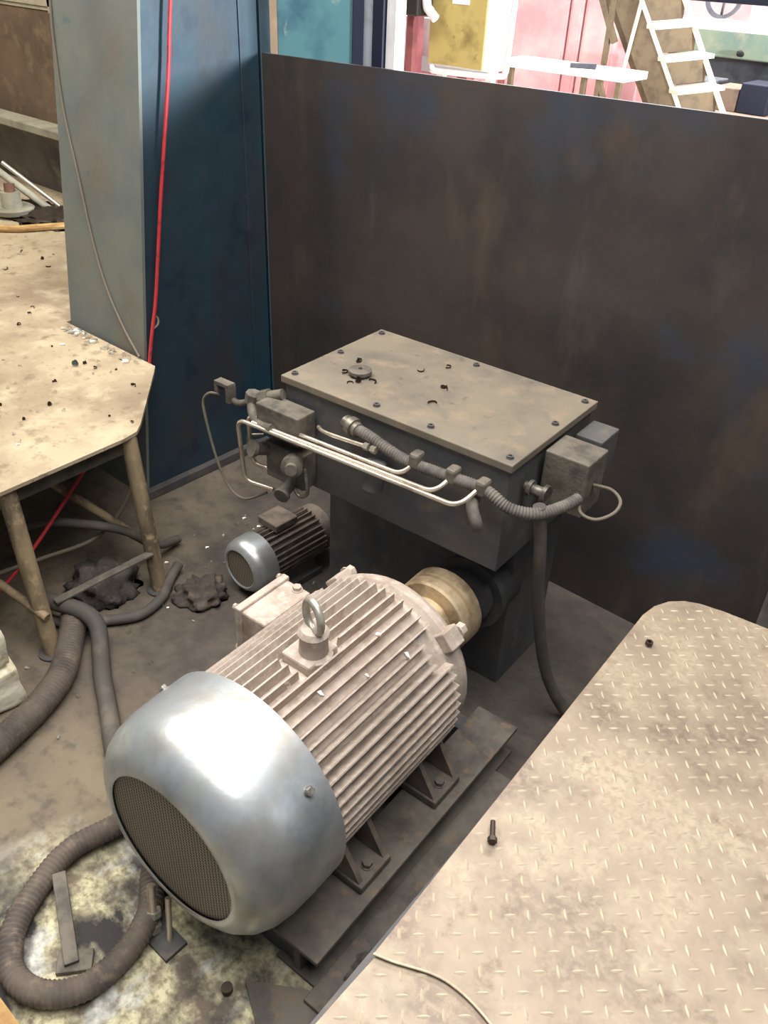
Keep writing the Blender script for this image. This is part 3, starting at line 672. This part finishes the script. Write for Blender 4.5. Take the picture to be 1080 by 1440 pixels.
rc = tag(MB().tube([(-2.565, 2.02, 2.3), (-2.57, 1.92, 1.765), (-2.57, 1.887, 1.565), (-2.57, 1.845, 1.36), (-2.57, 1.805, 1.172), (-2.57, 1.772, 1.0), (-2.568, 1.735, .82), (-2.566, 1.706, .72), (-2.56, 1.672, .60), (-2.55, 1.66, .555), (-2.45, 1.53, .535), (-2.33, 1.30, .50), (-2.31, 1.20, .43), (-2.3, 1.0, .26), (-2.30, .86, .155), (-2.32, .75, .09)], .0065, 8, 8).build('hanging_rope', 'red_cord'), 'bright red cord hanging down beside the machine column', 'cord')
MB().tube([(-2.57, 1.720, .77), (-2.567, 1.735, .755), (-2.56, 1.728, .735), (-2.566, 1.708, .72)], .0042, 6, 6).build('wire_knot', 'cable_grey', rc)
tag(MB().tube([(-3.13, 1.90, 2.3), (-3.098, 1.808, 1.733), (-3.083, 1.787, 1.561), (-3.05, 1.766, 1.384), (-2.985, 1.744, 1.202), (-2.912, 1.719, .99), (-2.832, 1.699, .824), (-2.725, 1.684, .689), (-2.605, 1.660, .612)], .0045, 8, 8).build('cable', 'cable_grey'), 'thin dark cable running down the grey column face', 'cable')

# ================================================================== FLOOR ODDMENTS
tag(lump('dirt_heap', 'oil_heap', (-2.23, 1.15, 0), (.12, .12, .085), .35, 1.0, 9), 'heap of oily dirt under the platform between the legs', 'dirt heap')
tag(lump('oily_rag', 'rag', (-1.95, 1.37, 0), (.085, .08, .065), .5, 6.0, 9), 'crumpled oily rag lying beside the platform leg', 'rag')
tag(lump('oily_lump', 'oil_heap', (-.62, .79, 0), (.055, .07, .045), .35, 11.0, 9), 'dark greasy lump on the floor beside the motor base', 'dirt lump')
fb = thing('flat_bar', 'short grey steel bar lying inside the conduit loop', 'steel bar', (0, 0, 0))
MB().bar((-1.33, .44, .045), (-1.13, .345, .018), .032, .016).build('bar', 'dusty_steel', fb, bevel=.002)
MB().bar((-1.16, .325, .008), (-1.11, .385, .008), .05, .014).build('end_pad', 'dusty_steel', fb, bevel=.002)
pb = thing('steel_stud', 'shiny threaded steel stud standing on the floor at the fan cover', 'stud', (-1.060, .512, 0))
for dx, dy, r_, h_ in ((0, 0, .010, .125), (.045, .012, .007, .11)):
    MB().cyl((dx, dy, 0), (dx - .035, dy + .035, h_), r_, 12).build('rod', 'tube_steel', pb)
MB().lathe([(0, .02), (.018, .02)], (-.004, .005, .012), (-.25, .3, 1), 6, smooth=False).build('nut', 'ring_metal', pb)
MB().lathe([(0, .018), (.016, .018)], (-.014, .017, .045), (-.25, .3, 1), 6, smooth=False).build('nut', 'ring_metal', pb)
MB().box((.02, .01, .006), (.11, .06, .012)).build('foot_plate', 'dark_steel', pb)
tag(MB().prism([(-.82, .585), (-.70, .665), (-.60, .63), (-.66, .50)], .0, .012).build('floor_plate', 'base_steel'), 'flat dark steel offcut lying on the pale floor', 'steel plate')
tag(MB().bar((-1.25, .175, .02), (-.98, .175, .02), .05, .04).build('timber', 'wood'), 'pale timber offcut on the floor beside the conduit loop', 'timber')
tag(MB().lathe([(0, .008), (.004, .008), (.006, .013), (.020, .013)], (-.835, .545, 0), n=12).build('anchor_stub', 'chip_dark'), 'small black anchor stub set in the pale floor', 'anchor')

# ================================================================== METAL CHIPS
def curl_mesh(name, m, turns, r0, wd, seed):
    rnd = random.Random(seed); bm = MB(); n = int(9 * turns) + 2; V = []
    for i in range(n):
        t = i / (n - 1); a = t * turns * 2 * PI; r = r0 * (1 - .35 * t)
        x, y, z = r * math.cos(a), r * math.sin(a), wd * .6 + t * wd * 1.6 * (1 if turns > 1 else .3)
        V += [(x, y, z - wd / 2), (x * 1.06, y * 1.06, z + wd / 2)]
    F = [(2 * i, 2 * i + 2, 2 * i + 3, 2 * i + 1) for i in range(n - 1)]
    V2 = [(v[0] * .9, v[1] * .9, v[2]) for v in V]; k0 = len(V)
    bm.add(V + V2, F + [tuple(k0 + j for j in reversed(f)) for f in F])
    me = bpy.data.meshes.new(name); me.from_pydata(bm.v, [], bm.f); me.materials.append(MATS[m]); return me
def flake_mesh(name, m, s):
    me = bpy.data.meshes.new(name)
    me.from_pydata([(-s, -s * .4, 0), (s, -s * .5, s * .2), (s * .9, s * .5, .1 * s), (-s * .8, s * .5, s * .3), (-s, -s * .4, s * .4), (s, -s * .5, s * .6), (s * .9, s * .5, .7 * s), (-s * .8, s * .5, s * .9)], [],
                   [(0, 3, 2, 1), (4, 5, 6, 7), (0, 1, 5, 4), (1, 2, 6, 5), (2, 3, 7, 6), (3, 0, 4, 7)]); me.materials.append(MATS[m]); return me
CH = {'dc': [curl_mesh('curl', 'chip_dark', 1.2, .012, .006, 1), curl_mesh('curl', 'chip_dark', .6, .016, .006, 2), curl_mesh('curl', 'chip_dark', 2.2, .009, .006, 3)],
      'bf': [flake_mesh('flake', 'chip_bright', .007), flake_mesh('flake', 'chip_bright', .0095), curl_mesh('curl', 'chip_bright', .7, .009, .007, 4)],
      'bl': [curl_mesh('curl', 'chip_blue', 3.5, .012, .007, 5)]}
rnd = random.Random(21)
def chips(kind, spots, z, label, group, smin=.7, smax=1.35):
    for (x, y) in spots:
        o = bpy.data.objects.new('metal_chip', rnd.choice(CH[kind])); COL.objects.link(o)
        o.location = (x, y, z); o.rotation_euler = (rnd.uniform(-.15, .15), rnd.uniform(-.15, .15), rnd.uniform(0, 6.28)); s = rnd.uniform(smin, smax); o.scale = (s, s, s)
        tag(o, label, 'metal chip', group)
def onplat(x, y): return inside((x, y), poly) and not (-3.12 < x < -2.5 and y > 1.62)
sp = []
while len(sp) < 62:
    x, y = rnd.uniform(-4.2, -2.2), rnd.uniform(.75, 2.3)
    if onplat(x, y) and onplat(x + .02, y) and onplat(x, y + .02): sp.append((x, y))
chips('dc', sp, .6005, 'small dark curled metal chip lying on the beige platform', 'dark chips scattered on the platform', .45, 1.0)
sp = [(-3.06 + .53 * t + rnd.gauss(0, .012), 1.645 - abs(rnd.gauss(0, .022))) for t in [rnd.random() ** 1.3 for _ in range(40)]]
chips('bf', sp, .6005, 'bright metal chip lying along the foot of the machine column', 'bright chips along the column foot', .8, 1.5)
sp = []
while len(sp) < 22:
    x, y = rnd.uniform(-3.1, -2.3), rnd.uniform(.9, 1.6)
    if onplat(x, y): sp.append((x, y))
chips('bf', sp, .6005, 'bright metal chip lying loose on the beige platform deck', 'bright chips scattered on the platform', .5, .9)
chips('bl', [(-2.72, 1.46)], .603, 'blue-tinted coiled metal turning on the platform', 'blue turning', 1, 1)
sp = []
while len(sp) < 40:
    x, y = rnd.uniform(-2.3, -1.45), rnd.uniform(.65, 1.9)
    if (abs(x + 1.845) < .12 and y > 1.42) or math.hypot(x + 2.18, y - 1.14) < .15: continue
    sp.append((x, y))
sp += [(-2.15 + rnd.gauss(0, .05), 1.80 + rnd.gauss(0, .05)) for _ in range(14)]
chips('bf', sp, .0005, 'bright metal chip lying on the dark pit floor', 'bright chips on the pit floor', .5, 1.0)
tc_, ts_ = math.cos(trot), math.sin(trot)
sp = [(-.255, -.105), (-.19, -.125), (-.20, -.15), (-.16, -.10), (-.10, .06), (.02, .0), (-.27, -.02), (-.05, .13), (.05, -.10)]
chips('dc', [(-1.296 + tc_ * x - ts_ * y, 1.778 + ts_ * x + tc_ * y) for x, y in sp], .9005, 'dark curled metal chip lying on the tank lid', 'chips on the tank lid', .6, 1.1)
for k_, (a_, y_) in enumerate(((74, .95), (66, .90), (70, 1.12), (58, 1.02), (52, 1.14), (80, .86))):
    a_ = math.radians(a_); xl, zl = .2535 * math.cos(a_), .2535 * math.sin(a_); yl = y_ - 1.0
    chips('bf', [(-1.009 + xl * math.cos(yaw) - yl * math.sin(yaw), 1.0 + xl * math.sin(yaw) + yl * math.cos(yaw))], AZ + zl - .001, 'bright metal chip resting across the fins of the large motor', 'chips on the motor fins', .7, 1.1)

# ================================================================== THE HALL BEHIND THE SHEET
yc = thing('yellow_cabinet', 'worn yellow electrical cabinet on a pipe frame behind the sheet', 'cabinet', (-3.70, 5.0, 0))
MB().box((0, .1, 1.60), (.50, .20, .66)).build('body', 'white_paint', yc, bevel=.01)
MB().box((-.02, -.006, 1.60), (.44, .012, .64)).build('door', 'yellow_paint', yc, bevel=.004)
MB().box((.0, -.015, 1.67), (.13, .006, .08)).build('paper_notice', 'white_paint', yc)
MB().tube([(-.23, .02, 1.30), (-.22, .02, 1.245), (-.17, .02, 1.235), (.30, .02, 1.255), (.36, .02, 1.28), (.37, .02, 1.36), (.385, .02, 1.9)], .018, 10, 6).build('pipe_frame', 'white_paint', yc)
for x in (-.2, .2): MB().box((x, .1, .62), (.05, .05, 1.24)).build('stand_leg', 'white_paint', yc)
MB().box((0, .1, 1.25), (.46, .08, .04)).build('stand_bar', 'white_paint', yc)
bb = thing('switch_box', 'black switch box with white cable duct beside the yellow cabinet', 'switch box', (-4.02, 4.86, 0))
MB().box((0, 0, 1.68), (.27, .16, .25)).build('body', 'black_plastic', bb, bevel=.01)
MB().tube([(.14, -.02, 1.9), (.16, -.02, 1.64), (.19, -.02, 1.59), (.24, -.02, 1.55)], .028, 10, 6).build('cable_duct', 'white_paint', bb)
MB().box((0, .05, .78), (.05, .05, 1.56)).build('post', 'red_paint', bb)
pc = thing('red_rack', 'dark red steel rack behind the black switch box', 'rack', (-5.0, 6.2, 0))
for x in (-.45, -.05, .5): MB().box((x, 0, .95), (.10, .1, 1.9)).build('upright', 'red_paint', pc)
for z in (.6, 1.0, 1.75): MB().box((0, 0, z), (1.1, .3, .06)).build('shelf', 'red_paint', pc)
MB().box((-.05, .2, 1.28), (.9, .05, .28)).build('white_panel', 'white_paint', pc)
pw = thing('pink_cabinets', 'row of pale pink steel cabinets behind the white bench', 'cabinets', (-4.9, 8.2, 0))
for i, (x, wd) in enumerate(((-.95, .72), (-.24, .66), (.12 + .06, .14), (.45, .36))):
    c = MB().box((x, .3, 1.1), (wd, .6, 2.2)).build('cabinet_unit', 'pink_paint', pw, bevel=.012)
    MB().box((x, -.004, 1.15), (wd - .05, .012, 1.95)).build('door', 'pink_paint', c, bevel=.004)
MB().box((-.58, -.02, 1.1), (.05, .05, 2.2)).build('red_trim', 'red_paint', pw)
wb = thing('white_bench', 'long white work bench in the bright hall', 'bench', (-3.55, 6.15, 0))
MB().box((0, .06, 1.215), (1.05, .36, .05)).build('bench_top', 'white_paint', wb, bevel=.005)
for x in (-.45, .18, .30, .46):
    MB().box((x, -.05, .60), (.035, .035, 1.19)).build('leg', 'ladder_brown', wb)
MB().bar((.30, -.05, 1.18), (.46, -.05, .85), .03, .03).build('brace', 'ladder_brown', wb)
tag(MB().bar((-3.47, 6.05, 1.255), (-3.30, 6.12, 1.26), .05, .03).build('hand_tool', 'machine_dark'), 'dark tool lying on the white bench', 'tool')
ld = thing('steel_ladder', 'steep brown steel stair with cream edges and treads', 'ladder', (0, .16, 0))
A0, A1 = Vector((-3.44, 6.5, 1.95)), Vector((-2.75, 6.5, .0))
def stringer(x_top, x_bot, y_):
    return MB().bar((x_top, y_, 2.0), (x_bot, y_, .0), .30, .03, up=(0, 1, 0))
# slope of the stair: moves +x as it drops
zt, zb = 2.0, 0.0
def sx_at(z, off): return -3.27 + off + (1.49 - z) * .69
for off, y_, nm in ((-.15, 6.62, 'back'), (.0, 6.42, 'front')):
    s_ = MB().bar((sx_at(zt, off), y_, zt), (sx_at(zb, off), y_, zb), .028, .20 if nm == 'front' else .22, up=(1, 0, .69)).build('stringer', 'ladder_brown', ld)
    MB().bar((sx_at(zt, off) + .10, y_ - .01, zt + .03), (sx_at(zb, off) + .10, y_ - .01, zb + .03), .03, .02, up=(1, 0, .69)).build('cream_edge', 'ladder_cream', s_)
MB().bar((sx_at(zt, .30), 6.75, zt), (sx_at(zb, .30), 6.75, zb), .028, .03, up=(1, 0, .69)).build('cream_edge', 'ladder_cream', ld)
for i in range(10):
    z = .14 + i * .195
    MB().bar((sx_at(z, .10), 6.40, z), (sx_at(z, .30), 6.75, z + .03), .20, .028).build('tread', 'ladder_cream', ld)
    MB().bar((sx_at(z, .10) + .01, 6.46, z - .10), (sx_at(z, .30) + .01, 6.78, z - .07), .02, .16).build('riser', 'ladder_brown', ld)
MB().cyl((-3.30, 6.38, 1.20), (-3.22, 6.38, 1.95), .014, 10).build('handrail_post', 'ladder_cream', ld)
MB().bar((-3.75, 6.40, 1.95), (-3.42, 6.40, 1.38), .04, .04).build('support_strut', 'ladder_brown', ld)
MB().bar((-3.48, 6.40, .0), (-3.48, 6.40, 1.9), .035, .035).build('support_post', 'ladder_brown', ld)
gm = thing('green_machine', 'long pale green machine bed beyond the stair', 'machine', (-2.6, 8.3, 0))
MB().box((0, 0, 1.33), (2.6, .5, .20)).build('bed', 'machine_green', gm, bevel=.01)
MB().box((0, .05, 1.45), (2.7, .6, .05)).build('slide_way', 'white_paint', gm)
MB().box((0, .2, .62), (2.4, .3, 1.2)).build('base', 'machine_dark', gm)
MB().box((-.35, .1, 1.62), (.30, .3, .34)).build('head_block', 'pink_paint', gm, bevel=.01)
MB().box((.15, .1, 1.60), (.22, .3, .26)).build('slide_block', 'machine_dark', gm, bevel=.01)
MB().lathe([(0, .16), (.03, .16), (.03, .13), (0, .13), (0, .16)], (-.72, -.1, 1.66), (0, -1, 0), 28, caps=False).build('hand_wheel', 'machine_dark', gm)
MB().cyl((-.72, -.1, 1.5), (-.72, -.1, 1.82), .012, 8).cyl((-.88, -.1, 1.66), (-.56, -.1, 1.66), .012, 8).build('wheel_spoke', 'machine_dark', gm)
MB().lathe([(0, .02), (.06, .026), (.10, .012)], (-.40, -.27, 1.27), (0, -1, .2), 12).build('knob', 'black_plastic', gm)
tag(MB().lathe([(0, .15), (.02, .17), (.38, .17), (.40, .178), (.42, .17), (.78, .17), (.80, .178), (.82, .17), (1.2, .17), (1.22, .15)], (-3.56, 7.75, 0), n=22).build('pink_drum', 'pink_paint'), 'dusty pink drum standing behind the stair', 'drum')
stand = tag(MB().box((-2.81, 7.75, .45), (1.02, .55, .90)).build('pallet_stack', 'crate_brown', bevel=.01), 'low brown pallet stack carrying boxes under the green machine', 'pallet')
tag(MB().box((-3.15, 7.70, 1.00), (.30, .36, .20)).build('crate', 'machine_dark', bevel=.01), 'dark blue-grey crate beside the pink drum', 'crate')
tag(MB().box((-2.88, 7.72, .985), (.22, .34, .17)).build('carton', 'crate_brown', bevel=.008), 'plain brown carton between the two dark crates', 'carton')
tag(MB().box((-2.64, 7.70, 1.01), (.24, .32, .22)).build('crate', 'blue_dark', bevel=.01), 'nearly black crate on the pallet beyond the brown carton', 'crate')
ob = MB().box((-.35, 4.0, 1.90), (3.1, .10, .22)).build('overhead_beam', 'blue_dark', bevel=.005); tag(ob, 'dark blue horizontal beam across the bright hall', 'beam')
op = MB().box((1.1, 4.0, .895), (.1, .1, 1.79)).build('beam_post', 'blue_dark'); tag(op, 'dark blue post under the end of the hall beam', 'post')
